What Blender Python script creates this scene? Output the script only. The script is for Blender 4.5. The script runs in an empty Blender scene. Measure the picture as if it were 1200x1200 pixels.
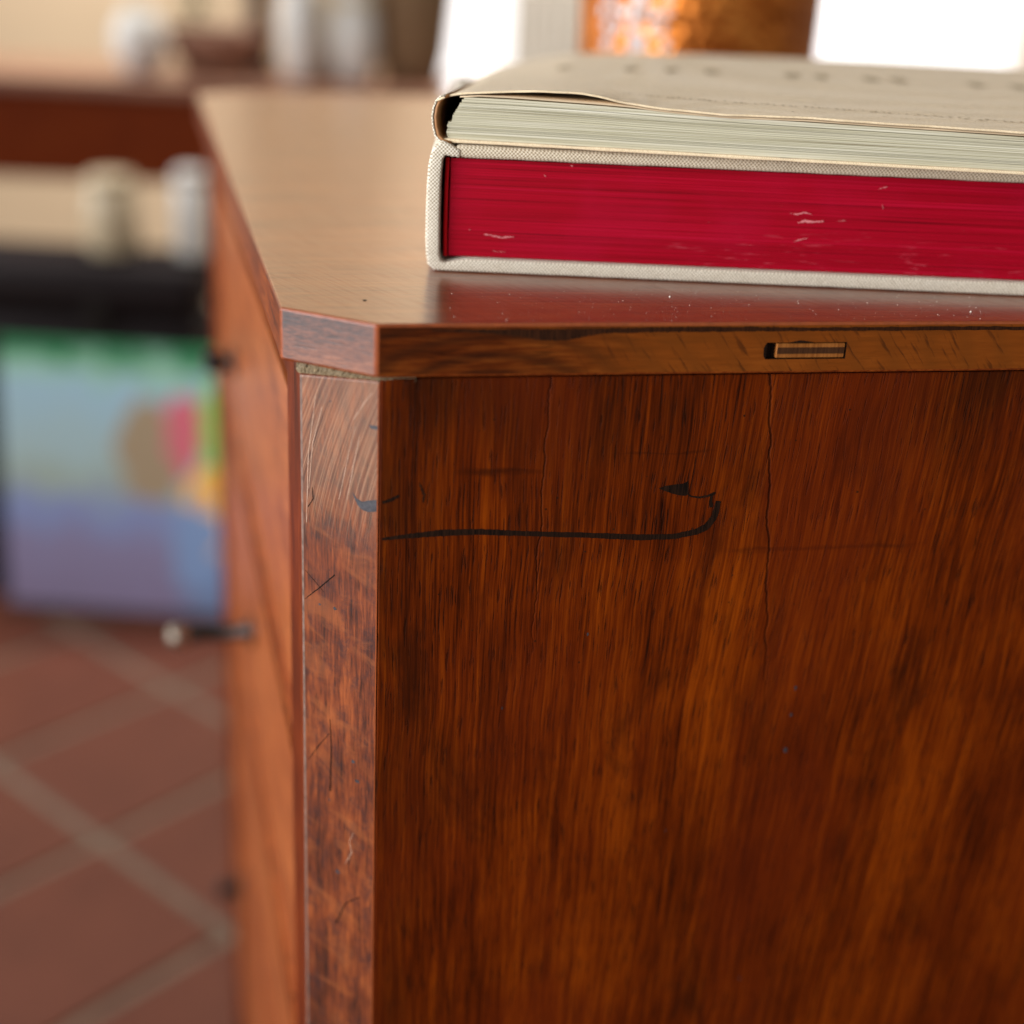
import bpy, bmesh, math, random
from mathutils import Vector, Matrix
random.seed(7)
R = math.radians
scn = bpy.context.scene
col = scn.collection

# ------------------------------------------------------------------ camera
cam_d = bpy.data.cameras.new('camera'); cam = bpy.data.objects.new('camera', cam_d); col.objects.link(cam)
cam_d.sensor_width = 36.0; cam_d.lens = 50.0; cam_d.clip_start = 0.05; cam_d.clip_end = 60
pt, rl = R(21.9), R(2.8)
fwd = Vector((0, math.cos(pt), -math.sin(pt))); rgt = Vector((1, 0, 0)); upv = rgt.cross(fwd)
cr = math.cos(rl)*rgt + math.sin(rl)*upv
cu = -math.sin(rl)*rgt + math.cos(rl)*upv
m = Matrix((cr, cu, -fwd)).transposed().to_4x4(); m.translation = Vector((0, 0, 1.30))
cam.matrix_world = m
cam_d.dof.use_dof = True; cam_d.dof.focus_distance = 0.648; cam_d.dof.aperture_fstop = 2.4
scn.camera = cam

# ------------------------------------------------------------------ world, lamps, exposure
w = bpy.data.worlds.new('World'); scn.world = w; w.use_nodes = True
bg = w.node_tree.nodes['Background']; bg.inputs[0].default_value = (1.0, 0.93, 0.85, 1); bg.inputs[1].default_value = 0.36
def area(name, loc, target, sx, sy, power, colr):
    l = bpy.data.lights.new(name, 'AREA'); l.shape = 'RECTANGLE'; l.size = sx; l.size_y = sy; l.energy = power; l.color = colr
    o = bpy.data.objects.new(name, l); col.objects.link(o); o.location = loc
    o.rotation_euler = (Vector(target)-Vector(loc)).to_track_quat('-Z', 'Y').to_euler()
    return o
gl = area('garden_door_light', (-1.95, -0.75, 1.60), (0, .6, 1.45), 1.9, 1.6, 31, (0.93, 0.96, 1.0))
gl.data.spread = R(80)
area('left_fill_light', (-2.7, 2.3, 1.6), (-.5, 2.5, .7), 1.2, 1.4, 42, (0.95, 0.97, 1.0))  # unseen fill lamp, added to brighten the console table, canvas and floor
area('far_wall_fill_light', (-.3, 3.5, 3.4), (-.3, 5.2, 1.6), 3.0, .5, 185, (1.0, 0.95, 0.88))  # unseen lamp, added to brighten the far wall that the top mirrors
scn.view_settings.view_transform = 'Standard'; scn.view_settings.look = 'None'
scn.view_settings.exposure = 0; scn.view_settings.gamma = 1

# ------------------------------------------------------------------ helpers
def link_mesh(name, bm, mat, parent=None, smooth=False, kind=None):
    bmesh.ops.recalc_face_normals(bm, faces=bm.faces)
    me = bpy.data.meshes.new(name); bm.to_mesh(me); bm.free()
    for mm in (mat if isinstance(mat, (list, tuple)) else [mat]): me.materials.append(mm)
    if smooth:
        for p in me.polygons: p.use_smooth = True
    o = bpy.data.objects.new(name, me); col.objects.link(o)
    if parent: o.parent = parent
    if kind: o['kind'] = kind
    return o
def thing(name, label, cat, loc=(0, 0, 0), rz=0, group=None):
    o = bpy.data.objects.new(name, None); col.objects.link(o); o.empty_display_size = .05
    o.location = loc; o.rotation_euler = (0, 0, rz); o['label'] = label; o['category'] = cat
    if group: o['group'] = group
    return o
def tag(o, label, cat, group=None):
    o['label'] = label; o['category'] = cat
    if group: o['group'] = group
    return o
def bevel(bm, w, seg=2, ang=30):
    es = [e for e in bm.edges if len(e.link_faces) == 2 and e.calc_face_angle(0) > R(ang)]
    if es and w > 0: bmesh.ops.bevel(bm, geom=es, offset=w, segments=seg, profile=.5, affect='EDGES', clamp_overlap=True)
def add_box(bm, x0, x1, y0, y1, z0, z1, M=None):
    vs = [bm.verts.new((x, y, z)) for z in (z0, z1) for y in (y0, y1) for x in (x0, x1)]
    for f in ((0,2,3,1),(4,5,7,6),(0,1,5,4),(2,6,7,3),(0,4,6,2),(1,3,7,5)): bm.faces.new([vs[i] for i in f])
    if M:
        for v in vs: v.co = M @ v.co
    return vs
def box(x0, x1, y0, y1, z0, z1, bev=0, seg=2, M=None):
    bm = bmesh.new(); add_box(bm, x0, x1, y0, y1, z0, z1, M); bmesh.ops.recalc_face_normals(bm, faces=bm.faces); bevel(bm, bev, seg); return bm
def prism(pts, z0, z1, bev=0, seg=2):
    bm = bmesh.new(); n = len(pts)
    zf0 = z0 if callable(z0) else (lambda p: z0); zf1 = z1 if callable(z1) else (lambda p: z1)
    a = [bm.verts.new((p[0], p[1], zf0(p))) for p in pts]; b = [bm.verts.new((p[0], p[1], zf1(p))) for p in pts]
    bm.faces.new(a[::-1]); bm.faces.new(b)
    for i in range(n): bm.faces.new((a[i], a[(i+1) % n], b[(i+1) % n], b[i]))
    bmesh.ops.recalc_face_normals(bm, faces=bm.faces); bevel(bm, bev, seg); return bm
def lathe(prof, n=32, bm=None, c=(0, 0, 0)):
    bm = bm or bmesh.new(); rings = []
    for r, z in prof:
        if r < 1e-6: rings.append([bm.verts.new((c[0], c[1], c[2]+z))])
        else: rings.append([bm.verts.new((c[0]+r*math.cos(2*math.pi*i/n), c[1]+r*math.sin(2*math.pi*i/n), c[2]+z)) for i in range(n)])
    for a, b in zip(rings, rings[1:]):
        for i in range(n):
            j = (i+1) % n
            if len(a) == 1 and len(b) > 1: bm.faces.new((a[0], b[i], b[j]))
            elif len(b) == 1 and len(a) > 1: bm.faces.new((a[i], a[j], b[0]))
            elif len(a) > 1: bm.faces.new((a[i], a[j], b[j], b[i]))
    return bm

# ------------------------------------------------------------------ material helpers
class NT:
    def __init__(s, name):
        s.m = bpy.data.materials.new(name); s.m.use_nodes = True; s.t = s.m.node_tree; s.n = s.t.nodes
        s.b = s.n['Principled BSDF']
    def node(s, typ, **kw):
        nd = s.n.new(typ)
        for k, v in kw.items(): setattr(nd, k, v)
        return nd
    def put(s, sock, v):
        if hasattr(v, 'is_output') or isinstance(v, bpy.types.NodeSocket): s.t.links.new(v, sock)
        elif v is not None:
            if isinstance(v, (tuple, list)) and sock.type == 'RGBA' and len(v) == 3: v = (*v, 1)
            sock.default_value = v
    def math(s, op, a, b=None, c=None, clamp=False):
        nd = s.node('ShaderNodeMath', operation=op, use_clamp=clamp)
        for i, v in enumerate((a, b, c)):
            if v is not None: s.put(nd.inputs[i], v)
        return nd.outputs[0]
    def vmath(s, op, a, b=None):
        nd = s.node('ShaderNodeVectorMath', operation=op); s.put(nd.inputs[0], a)
        if b is not None: s.put(nd.inputs[1], b)
        return nd.outputs['Value'] if op in ('DOT_PRODUCT', 'LENGTH', 'DISTANCE') else nd.outputs[0]
    def xyz(s, x, y, z):
        nd = s.node('ShaderNodeCombineXYZ'); s.put(nd.inputs[0], x); s.put(nd.inputs[1], y); s.put(nd.inputs[2], z); return nd.outputs[0]
    def noise(s, vec, scale=1, detail=3, rough=.55, dist=0):
        nd = s.node('ShaderNodeTexNoise'); s.put(nd.inputs['Vector'], vec); s.put(nd.inputs['Scale'], scale); s.put(nd.inputs['Detail'], detail); s.put(nd.inputs['Roughness'], rough); s.put(nd.inputs['Distortion'], dist)
        return nd.outputs[0]
    def ramp(s, fac, stops, interp='LINEAR'):
        nd = s.node('ShaderNodeValToRGB'); nd.color_ramp.interpolation = interp
        el = nd.color_ramp.elements
        while len(el) < len(stops): el.new(.5)
        for e, (p, c) in zip(el, stops):
            e.position = p; e.color = (*c, 1) if len(c) == 3 else c
        s.put(nd.inputs[0], fac); return nd.outputs[0]
    def step(s, v, lo, hi, smooth=True):
        nd = s.node('ShaderNodeMapRange', interpolation_type='SMOOTHSTEP' if smooth else 'LINEAR'); s.put(nd.inputs[0], v); s.put(nd.inputs[1], lo); s.put(nd.inputs[2], hi); return nd.outputs[0]
    def mix(s, fac, a, b, mode='MIX'):
        nd = s.node('ShaderNodeMix', data_type='RGBA', blend_type=mode); s.put(nd.inputs[0], fac); s.put(nd.inputs[6], a); s.put(nd.inputs[7], b); return nd.outputs[2]
    def coord(s): return s.node('ShaderNodeTexCoord').outputs['Object']
    def bump(s, h, strength=.3, dist=.0005, normal=None):
        nd = s.node('ShaderNodeBump'); s.put(nd.inputs['Height'], h); nd.inputs['Strength'].default_value = strength; nd.inputs['Distance'].default_value = dist
        if normal is not None: s.put(nd.inputs['Normal'], normal)
        return nd.outputs[0]
    def set(s, **kw):
        for k, v in kw.items(): s.put(s.b.inputs[k.replace('_', ' ')], v)
        return s

def simple(name, c, rough=.5, var=.12, scale=40, metal=0, **kw):
    t = NT(name); co = t.coord(); f = t.noise(co, scale, 4)
    c2 = tuple(max(0, v*(1-var*2)) for v in c)
    t.set(Base_Color=t.mix(f, c2, tuple(v*(1+var) for v in c)), Roughness=t.step(f, 0, 1) if False else rough, Metallic=metal)
    t.set(Normal=t.bump(f, .15, .001))
    for k, v in kw.items(): t.set(**{k: v})
    return t.m

def wood(name, A, G, N, cols, fine=650, med=150, blotch=16, slope=None, mott=0.25, rough=.42, coat=.6, coat_rough=.22, spec=.4, pores=.55, bumps=.25, extra=None, along_f=30, along_m=8, warp=.006, wts=(.5,.3,.2)):
    """across A, along the grain G, normal N: unit directions in object space; metres."""
    t = NT(name); co = t.coord()
    a = t.vmath('DOT_PRODUCT', co, A); g = t.vmath('DOT_PRODUCT', co, G); n = t.vmath('DOT_PRODUCT', co, N)
    if slope: a = slope(t, a, g)
    big = t.noise(t.xyz(a, g, n), 9, 2)
    aw = t.math('ADD', a, t.math('MULTIPLY', t.math('SUBTRACT', big, .5), warp))
    def st(fa, fg, det=3): return t.noise(t.xyz(t.math('MULTIPLY', aw, fa), t.math('MULTIPLY', g, fg), t.math('MULTIPLY', n, fa*.6)), 1, det, .6)
    f1 = st(fine, along_f); f2 = st(med, along_m, 4); f0 = st(42, 3.2, 3)
    bl = t.noise(t.xyz(t.math('MULTIPLY', a, blotch*1.6), t.math('MULTIPLY', g, blotch*.7), n), 1, 5, .62)
    v = t.math('MULTIPLY_ADD', f1, wts[0], t.math('MULTIPLY_ADD', f2, wts[1], t.math('MULTIPLY', f0, wts[2])))
    v = t.math('ADD', v, t.math('MULTIPLY', t.math('SUBTRACT', bl, .5), mott*1.6))
    c = t.ramp(v, cols)
    p = t.noise(t.xyz(t.math('MULTIPLY', aw, 1100), t.math('MULTIPLY', g, 60), n), 1, 2, .5)
    pm = t.math('MULTIPLY', t.step(p, .58, .68), pores)
    c = t.mix(pm, c, (.006, .0025, .001))
    h = t.math('SUBTRACT', t.math('MULTIPLY', f1, .6), pm)
    ctx = dict(t=t, co=co, a=a, g=g, n=n, c=c, h=h, r=rough, bl=bl, f1=f1, f2=f2)
    if extra: extra(ctx)
    nrm = t.bump(ctx['h'], bumps, .0006)
    t.set(Base_Color=ctx['c'], Roughness=ctx['r'], Specular_IOR_Level=spec, Coat_Weight=coat, Coat_Roughness=coat_rough, Normal=nrm)
    t.put(t.b.inputs['Coat Normal'], t.bump(ctx['h'], bumps*.35, .0006))
    return t.m

DARK, MID, LITE = (.018, .0026, .0004), (.122, .0160, .0005), (.27, .046, .0012)
# ------------------------------------------------------------------ wood of the chest
def panel_slope(t, a, g):
    k = t.step(a, .07, .27)
    return t.math('SUBTRACT', a, t.math('MULTIPLY', t.math('MULTIPLY', t.math('SUBTRACT', g, .95), k), .08))
def panel_extra(k):
    t = k['t']; a, g = k['a'], k['g']
    # a long wandering check in the board, dark bands near the left edge and the top
    wob = t.math('MULTIPLY', t.math('SUBTRACT', t.noise(t.xyz(0, t.math('MULTIPLY', g, 60), 0), 1, 3), .5), .006)
    raw = t.vmath('DOT_PRODUCT', k['co'], (1, 0, 0))
    d = t.math('ABSOLUTE', t.math('SUBTRACT', t.math('ADD', t.math('ADD', raw, wob), t.math('MULTIPLY', t.math('SUBTRACT', g, 1.122), .10)), .2132))
    cr_ = t.math('MULTIPLY', t.math('SUBTRACT', 1, t.step(d, .0001, .0009)), t.math('MULTIPLY', t.step(g, .93, 1.03), .75))
    d2 = t.math('ABSOLUTE', t.math('SUBTRACT', t.math('SUBTRACT', a, wob), .1105))
    cr2 = t.math('MULTIPLY', t.math('SUBTRACT', 1, t.step(d2, .0001, .0006)), t.math('MULTIPLY', t.step(g, .98, 1.03), .6))
    cm = t.math('MAXIMUM', cr_, cr2)
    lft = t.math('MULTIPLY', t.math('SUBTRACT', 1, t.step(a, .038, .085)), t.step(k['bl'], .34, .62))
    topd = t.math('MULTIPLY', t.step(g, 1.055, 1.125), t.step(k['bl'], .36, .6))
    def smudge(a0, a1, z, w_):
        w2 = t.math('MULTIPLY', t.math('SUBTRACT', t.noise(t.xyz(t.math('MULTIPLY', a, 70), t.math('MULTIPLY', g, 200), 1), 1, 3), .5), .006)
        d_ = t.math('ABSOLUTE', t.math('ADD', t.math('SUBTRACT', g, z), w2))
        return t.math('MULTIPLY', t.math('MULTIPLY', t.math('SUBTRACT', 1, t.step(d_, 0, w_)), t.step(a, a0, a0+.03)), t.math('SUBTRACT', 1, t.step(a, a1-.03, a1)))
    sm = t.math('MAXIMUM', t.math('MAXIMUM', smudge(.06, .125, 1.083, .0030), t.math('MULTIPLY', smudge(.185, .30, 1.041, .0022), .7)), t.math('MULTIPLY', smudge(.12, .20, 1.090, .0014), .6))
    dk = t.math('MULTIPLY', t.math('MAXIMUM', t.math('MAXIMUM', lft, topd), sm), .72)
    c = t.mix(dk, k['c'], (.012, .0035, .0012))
    pt1 = t.noise(t.xyz(t.math('MULTIPLY', a, 26), t.math('MULTIPLY', g, 9), 7), 1, 5, .65, .5)
    c = t.mix(t.math('MULTIPLY', t.step(pt1, .52, .70), .62), c, (.022, .0045, .001))
    hue = t.noise(t.xyz(t.math('MULTIPLY', a, 14), t.math('MULTIPLY', g, 6), 3), 1, 2)
    c = t.mix(t.math('MULTIPLY', t.step(hue, .42, .7), .45), c, (.13, .015, .0022))
    k['c'] = t.mix(t.math('MULTIPLY', cm, .85), c, (.004, .0018, .001)); k['h'] = t.math('SUBTRACT', k['h'], t.math('MULTIPLY', cm, 2))
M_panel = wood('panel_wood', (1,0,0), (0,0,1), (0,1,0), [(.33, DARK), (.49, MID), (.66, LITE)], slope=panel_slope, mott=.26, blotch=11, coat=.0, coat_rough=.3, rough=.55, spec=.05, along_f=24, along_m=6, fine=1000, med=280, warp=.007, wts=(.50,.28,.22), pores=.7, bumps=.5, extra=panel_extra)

s2 = math.sqrt(.5)
def post_extra(k):
    t = k['t']; a, g = k['a'], k['g']
    # brushed scratches that bend down from the upper right, fading below
    bend = t.math('SUBTRACT', a, t.math('MULTIPLY', t.math('POWER', t.math('MAXIMUM', t.math('SUBTRACT', g, 1.03), 0), 1.6), 1.25))
    sc = t.noise(t.xyz(t.math('MULTIPLY', bend, 1500), t.math('MULTIPLY', g, 7), 0), 1, 3, .65)
    msk = t.step(g, 1.035, 1.085)
    lite = t.math('MULTIPLY', t.math('MULTIPLY', t.step(sc, .5, .62), msk), .55)
    darkl = t.math('MULTIPLY', t.math('MULTIPLY', t.math('SUBTRACT', 1, t.step(sc, .34, .43)), msk), .7)
    # cross ripple and dark worn flecks
    rip = t.noise(t.xyz(t.math('MULTIPLY', a, 34), t.math('MULTIPLY', t.math('ADD', g, t.math('MULTIPLY', a, .25)), 75), 0), 1, 5, .6, .6)
    fl = t.noise(t.xyz(t.math('MULTIPLY', a, 110), t.math('MULTIPLY', g, 70), 2), 1, 8, .78, .3)
    c = t.mix(t.math('MULTIPLY', t.step(fl, .46, .66), .62), k['c'], (.022, .009, .011))
    c = t.mix(t.math('MULTIPLY', t.step(rip, .48, .68), .4), c, (.31, .085, .022))
    c = t.mix(t.math('MULTIPLY', msk, .42), c, (.21, .115, .070))
    c = t.mix(lite, c, (.42, .235, .14)); c = t.mix(darkl, c, (.035, .014, .01))
    k['c'] = c
    k['h'] = t.math('ADD', t.math('MULTIPLY', k['h'], .5), t.math('ADD', t.math('MULTIPLY', rip, .7), t.math('SUBTRACT', lite, darkl)))
    k['r'] = t.math('ADD', .36, t.math('MULTIPLY', fl, .22))
M_post = wood('post_wood', (s2,-s2,0), (0,0,1), (s2,s2,0), [(.34, (.025,.006,.003)), (.5, (.15,.030,.008)), (.66, (.30,.070,.016))], mott=.4, coat=.28, coat_rough=.36, extra=post_extra, bumps=.35, along_f=60, spec=.25)
M_postside = wood('post_side_wood', (0,1,0), (0,0,1), (1,0,0), [(.34, (.035,.005,.001)), (.5, (.12,.015,.002)), (.66, (.27,.05,.006))], coat=.03, coat_rough=.25, spec=.08)

def top_extra(k):
    t = k['t']
    sc = t.noise(t.xyz(t.math('MULTIPLY', t.math('ADD', k['g'], t.math('MULTIPLY', k['a'], .5)), 700), t.math('MULTIPLY', k['a'], 40), 0), 1, 2)
    k['r'] = t.math('ADD', .30, t.math('MULTIPLY', t.step(sc, .4, .75), .10))
M_top = wood('top_wood', (0,1,0), (1,0,0), (0,0,1), [(.33, (.11,.018,.003)), (.5, (.21,.044,.008)), (.67, (.32,.088,.017))], mott=.25, coat=.74, coat_rough=.22, spec=.25, pores=.3, bumps=.1, extra=top_extra, rough=.34)

def edge_extra(k):
    t = k['t']; x = k['g']; z = k['a']
    # arched growth rings on the left, slanting saw lines on the right
    wn = t.math('MULTIPLY', t.math('SUBTRACT', t.noise(t.xyz(t.math('MULTIPLY', x, 30), t.math('MULTIPLY', z, 60), 0), 1, 3), .5), .004)
    dx = t.math('MULTIPLY', t.math('SUBTRACT', x, .088), .46); dz = t.math('SUBTRACT', z, 1.1175)
    r = t.math('ADD', t.math('SQRT', t.math('ADD', t.math('MULTIPLY', dx, dx), t.math('MULTIPLY', dz, dz))), wn)
    ring = t.math('ADD', t.math('MULTIPLY', t.math('SINE', t.math('MULTIPLY', r, 760)), .5), .5)
    ring = t.math('POWER', ring, 1.5)
    c = t.mix(t.math('MULTIPLY', ring, .55), k['c'], (.020, .006, .0022))
    rt = t.step(x, .10, .17)
    dg = t.math('ADD', x, t.math('MULTIPLY', z, .75))
    sw = t.noise(t.xyz(t.math('MULTIPLY', t.math('ADD', dg, wn), 380), t.math('MULTIPLY', z, 60), 0), 1, 3)
    swm = t.math('MULTIPLY', t.math('MULTIPLY', t.step(sw, .54, .72), rt), .6)
    c2 = t.mix(.55, c, (.26, .066, .007))
    c = t.mix(rt, c, c2); k['c'] = t.mix(swm, c, (.02, .007, .003))
    k['h'] = t.math('SUBTRACT', t.math('MULTIPLY', k['h'], .5), swm)
M_edge = wood('top_edge_wood', (0,0,1), (1,0,0), (0,1,0), [(.34, (.022,.004,.001)), (.5, (.10,.018,.002)), (.66, (.19,.046,.006))], mott=.3, coat=.04, coat_rough=.3, rough=.5, spec=.07, extra=edge_extra, fine=500, med=180, along_f=40, along_m=14)
M_cham = wood('top_chamfer_wood', (0,0,1), (s2,-s2,0), (s2,s2,0), [(.35, (.035,.012,.008)), (.5, (.16,.048,.022)), (.65, (.29,.10,.045))], mott=.35, coat=.42, coat_rough=.38, rough=.5, fine=1700, med=650, along_f=200, along_m=80, warp=.003)
M_topfront = wood('top_front_edge_wood', (0,0,1), (0,1,0), (1,0,0), [(.34, (.05,.008,.002)), (.5, (.16,.026,.003)), (.66, (.30,.065,.008))], mott=.25, coat=.15, coat_rough=.3, spec=.2)
M_worn = simple('worn_edge_wood', (.30, .062, .012), .4, .3, 200)
M_drawer = wood('drawer_wood', (0,0,1), (0,1,0), (1,0,0), [(.34, (.17,.033,.006)), (.5, (.36,.082,.016)), (.66, (.50,.145,.035))], mott=.35, coat=.35, coat_rough=.25, rough=.4, spec=.25)
def ink_mat(name, c1, c2):
    t = NT(name); co = t.coord(); sx = t.node('ShaderNodeSeparateXYZ'); t.put(sx.inputs[0], co)
    f = t.noise(t.xyz(t.math('MULTIPLY', sx.outputs[0], 1300), t.math('MULTIPLY', sx.outputs[1], 900), t.math('MULTIPLY', sx.outputs[2], 60)), 1, 3, .6)
    t.set(Base_Color=t.ramp(f, [(.35, c1), (.65, c2)]), Roughness=.6, Specular_IOR_Level=.1); return t.m
M_ink = ink_mat('ink_stain', (.004, .002, .0012), (.024, .009, .004))
M_inkblue = simple('dark_dent', (.04, .036, .042), .42, .9, 420)
M_scratch = simple('pale_scratch', (.45, .27, .18), .6, .2, 500)
M_glue = simple('old_glue', (.24, .165, .085), .75, .5, 900)
M_iron = simple('dark_iron', (.03, .026, .024), .35, .2, 200, metal=.8)
M_brass = simple('worn_brass', (.30, .25, .20), .5, .15, 200, metal=1)

# ------------------------------------------------------------------ floor and back wall
M_grout = simple('grout', (.235, .165, .115), .9, .3, 30)
def tile_mat():
    t = NT('terracotta'); co = t.coord(); oi = t.node('ShaderNodeObjectInfo'); f = t.noise(t.vmath('ADD', co, t.xyz(t.math('MULTIPLY', oi.outputs['Random'], 50), 0, 0)), 9, 4)
    c = t.mix(f, (.09, .022, .009), (.185, .050, .024)); c = t.mix(t.math('MULTIPLY', oi.outputs['Random'], .45), c, (.14, .045, .024))
    t.set(Base_Color=c, Roughness=.6, Specular_IOR_Level=.3, Normal=t.bump(f, .2, .002)); return t.m
M_tile = tile_mat()
M_wall = simple('plaster', (.60, .46, .31), .9, .06, 6)
fl = link_mesh('floor', box(-6, 6, -4, 9, -.06, 0), M_grout, kind='structure')
ga = R(50); e1 = Vector((math.cos(ga), math.sin(ga), 0)); e2 = Vector((-math.sin(ga), math.cos(ga), 0))
P1, P2 = .36, .31           # along e1, along e2
tile_me = None
for i in range(-14, 16):
    for j in range(-14, 20):
        c = e1*(.98+.018+P1*(i+.5)) + e2*(1.297+.012+P2*(j+.5))
        if c.y < .85 or c.y > 4.6 or c.x < -.42*c.y-.35 or c.x > -.02*c.y-.05: continue
        if tile_me is None:
            bm = box(-P1/2+.010, P1/2-.010, -P2/2+.010, P2/2-.010, 0, .006, .003, 1)
            t0 = link_mesh('tile', bm, M_tile, fl); tile_me = t0.data
        else:
            t0 = bpy.data.objects.new('tile', tile_me); col.objects.link(t0); t0.parent = fl
        t0.location = c; t0.rotation_euler = (0, 0, ga)

YW = 5.2
bw = bmesh.new()
wins = [(-.47, .16), (.93, 1.72)]; zs0, zs1 = .62, 1.34
xs = [-5.0]+[v for ab in wins for v in ab]+[5.0]
for k in range(0, len(xs), 2): add_box(bw, xs[k], xs[k+1], YW, YW+.25, 0, 3.2)
for a, b in wins:
    add_box(bw, a, b, YW, YW+.25, 0, zs0); add_box(bw, a, b, YW, YW+.25, zs1, 3.2)
link_mesh('back_wall', bw, M_wall, kind='structure')
def emis(name, c, s):
    t = NT(name); t.set(Base_Color=(.8, .8, .8), Emission_Color=c, Emission_Strength=s); return t.m
M_day = emis('daylit_pane', (.96, .96, 1.0), 1.1)
M_frame = simple('white_window_paint', (.78, .76, .72), .5, .05)
for (a, b), lab in zip(wins, ('bright white window in the gap left of the copper pot', 'bright white window right of the copper pot')):
    wo = thing('window', lab, 'window', ((a+b)/2, YW, zs0), group='bright windows in the far wall')
    ww = b-a; hh = zs1-zs0
    bm = bmesh.new()
    for x0, x1, z0, z1 in ((-ww/2, -ww/2+.05, 0, hh), (ww/2-.05, ww/2, 0, hh), (-ww/2+.05, ww/2-.05, 0, .05), (-ww/2+.05, ww/2-.05, hh-.05, hh)): add_box(bm, x0, x1, .06, .12, z0, z1)
    link_mesh('frame', bm, M_frame, wo)
    link_mesh('pane', box(-ww/2+.05, ww/2-.05, .085, .095, .05, hh-.05), M_day, wo)

def curtain(name, lab, x0, x1, y, z0, z1, mat, lean=0, n=60):
    bm = bmesh.new(); rows = []
    for k in range(9):
        f = k/8; z = z0+(z1-z0)*f
        rows.append([bm.verts.new((x0+(x1-x0)*i/n + lean*(1-f)*(i/n), y+.03*math.sin(i*1.05+.3*math.sin(k)), z)) for i in range(n+1)])
    for a, b in zip(rows, rows[1:]):
        for i in range(n): bm.faces.new((a[i], a[i+1], b[i+1], b[i]))
    o = link_mesh(name, bm, mat, smooth=True)
    md = o.modifiers.new('thick', 'SOLIDIFY'); md.thickness = .006
    return tag(o, lab, 'curtain')
M_cur = simple('beige_curtain_cloth', (.50, .36, .22), .9, .15, 20)
M_cur2 = simple('grey_curtain_cloth', (.62, .57, .50), .9, .1, 20)
curtain('curtain', 'tan curtain hanging at the left side of the middle window', -.98, -.60, YW-.10, .05, 2.7, M_cur, lean=.22)
curtain('curtain', 'pale grey curtain hanging between middle window and copper pot', -.09, .30, YW-.10, .05, 2.7, M_cur2)

# ------------------------------------------------------------------ sideboard at the back, with the things on it
M_side = wood('sideboard_wood', (0,0,1), (1,0,0), (0,1,0), [(.3, (.06,.010,.003)), (.5, (.16,.022,.002)), (.7, (.18,.035,.006))], coat=0, spec=.08)
M_sidetop = wood('sideboard_top_wood', (0,1,0), (1,0,0), (0,0,1), [(.3, (.18,.07,.04)), (.5, (.27,.11,.06)), (.7, (.34,.15,.08))], coat=.6, coat_rough=.35)
sb = thing('console_table', 'tall dark reddish wood console table behind the chest', 'table', (-.72, 3.1, 0), R(1.5))
link_mesh('tabletop', box(-.62, .545, -.22, .22, .985, 1.012, .006), M_sidetop, sb)
link_mesh('apron', box(-.59, .52, -.20, .20, .812, .985, .003), M_side, sb)
for x in (-.57, .48):
    for y in (-.18, .18):
        link_mesh('leg', prism([(x-.022, y-.022), (x+.022, y-.022), (x+.022, y+.022), (x-.022, y+.022)], 0, .812, .004), M_side, sb)
ZC = 1.013
M_white = simple('white_glaze', (.74, .71, .66), .2, .04, 30)
M_cream = simple('cream_glaze', (.62, .50, .33), .3, .08, 30)
M_pink = simple('pinkish_clay', (.34, .17, .11), .6, .15, 30)
M_brownw = simple('dark_carved_wood', (.07, .026, .014), .5, .2, 60)
M_wick = simple('brown_wicker', (.25, .14, .065), .8, .3, 90)
M_leafg = simple('leaf_green', (.13, .16, .045), .6, .2, 60)
M_orange = simple('orange_petal', (.75, .27, .06), .6, .15, 60)
def vase(name, lab, cat, x, y, prof, mat, n=28, rim=None, group=None):
    t = thing(name, lab, cat, (x, y, ZC), group=group)
    link_mesh('body', lathe(prof, n), mat, t, True)
    if rim: link_mesh('rim', lathe(rim, n), M_cream if mat is M_white else mat, t, True)
    return t
vase('globe_vase', 'round white globe vase at the left of the console table', 'vase', -.795, 3.0, [(0,0),(.03,.001),(.05,.03),(.058,.065),(.05,.10),(.03,.125),(.024,.13),(.02,.125),(.0,.1)], M_white, rim=[(.024,.128),(.029,.135),(.026,.14),(.021,.135),(.024,.128)])
vase('clay_bowl', 'wide pinkish clay bowl left of the dark figurine', 'bowl', -.66, 3.08, [(0,0),(.05,.001),(.085,.035),(.10,.075),(.104,.08),(.098,.08),(.08,.04),(0,.012)], M_pink, rim=[(.1,.078),(.107,.084),(.103,.09),(.097,.084),(.1,.078)])
vase('tall_vase', 'slim white bottle vase nearest the dark figurine', 'vase', -.475, 3.02, [(0,0),(.032,.001),(.043,.05),(.045,.12),(.036,.19),(.02,.24),(.018,.28),(.022,.29),(.015,.28),(0,.2)], M_white, rim=[(.019,.285),(.026,.292),(.022,.3),(.016,.292),(.019,.285)])
vase('tall_vase', 'broad white bottle vase beside the wicker basket', 'vase', -.37, 3.05, [(0,0),(.036,.001),(.05,.05),(.052,.10),(.042,.15),(.033,.17),(.046,.22),(.05,.26),(.03,.31),(0,.3)], M_white, rim=[(.045,.15),(.05,.158),(.045,.166),(.04,.158),(.045,.15)])
vase('amber_jar', 'small amber jar standing between the two white bottle vases', 'jar', -.425, 3.12, [(0,0),(.04,.001),(.045,.05),(.045,.15),(.03,.19),(.03,.21),(0,.21)], M_cream, rim=[(.031,.2),(.036,.206),(.031,.212),(.028,.206),(.031,.2)])
bk = vase('wicker_basket', 'brown wicker basket at the right end of the console table', 'basket', -.255, 3.12, [(0,0),(.06,.001),(.075,.06),(.085,.16),(.088,.2),(.08,.2),(.07,.1),(0,.02)], M_wick, rim=[(.086,.195),(.094,.203),(.088,.212),(.081,.203),(.086,.195)])
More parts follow.
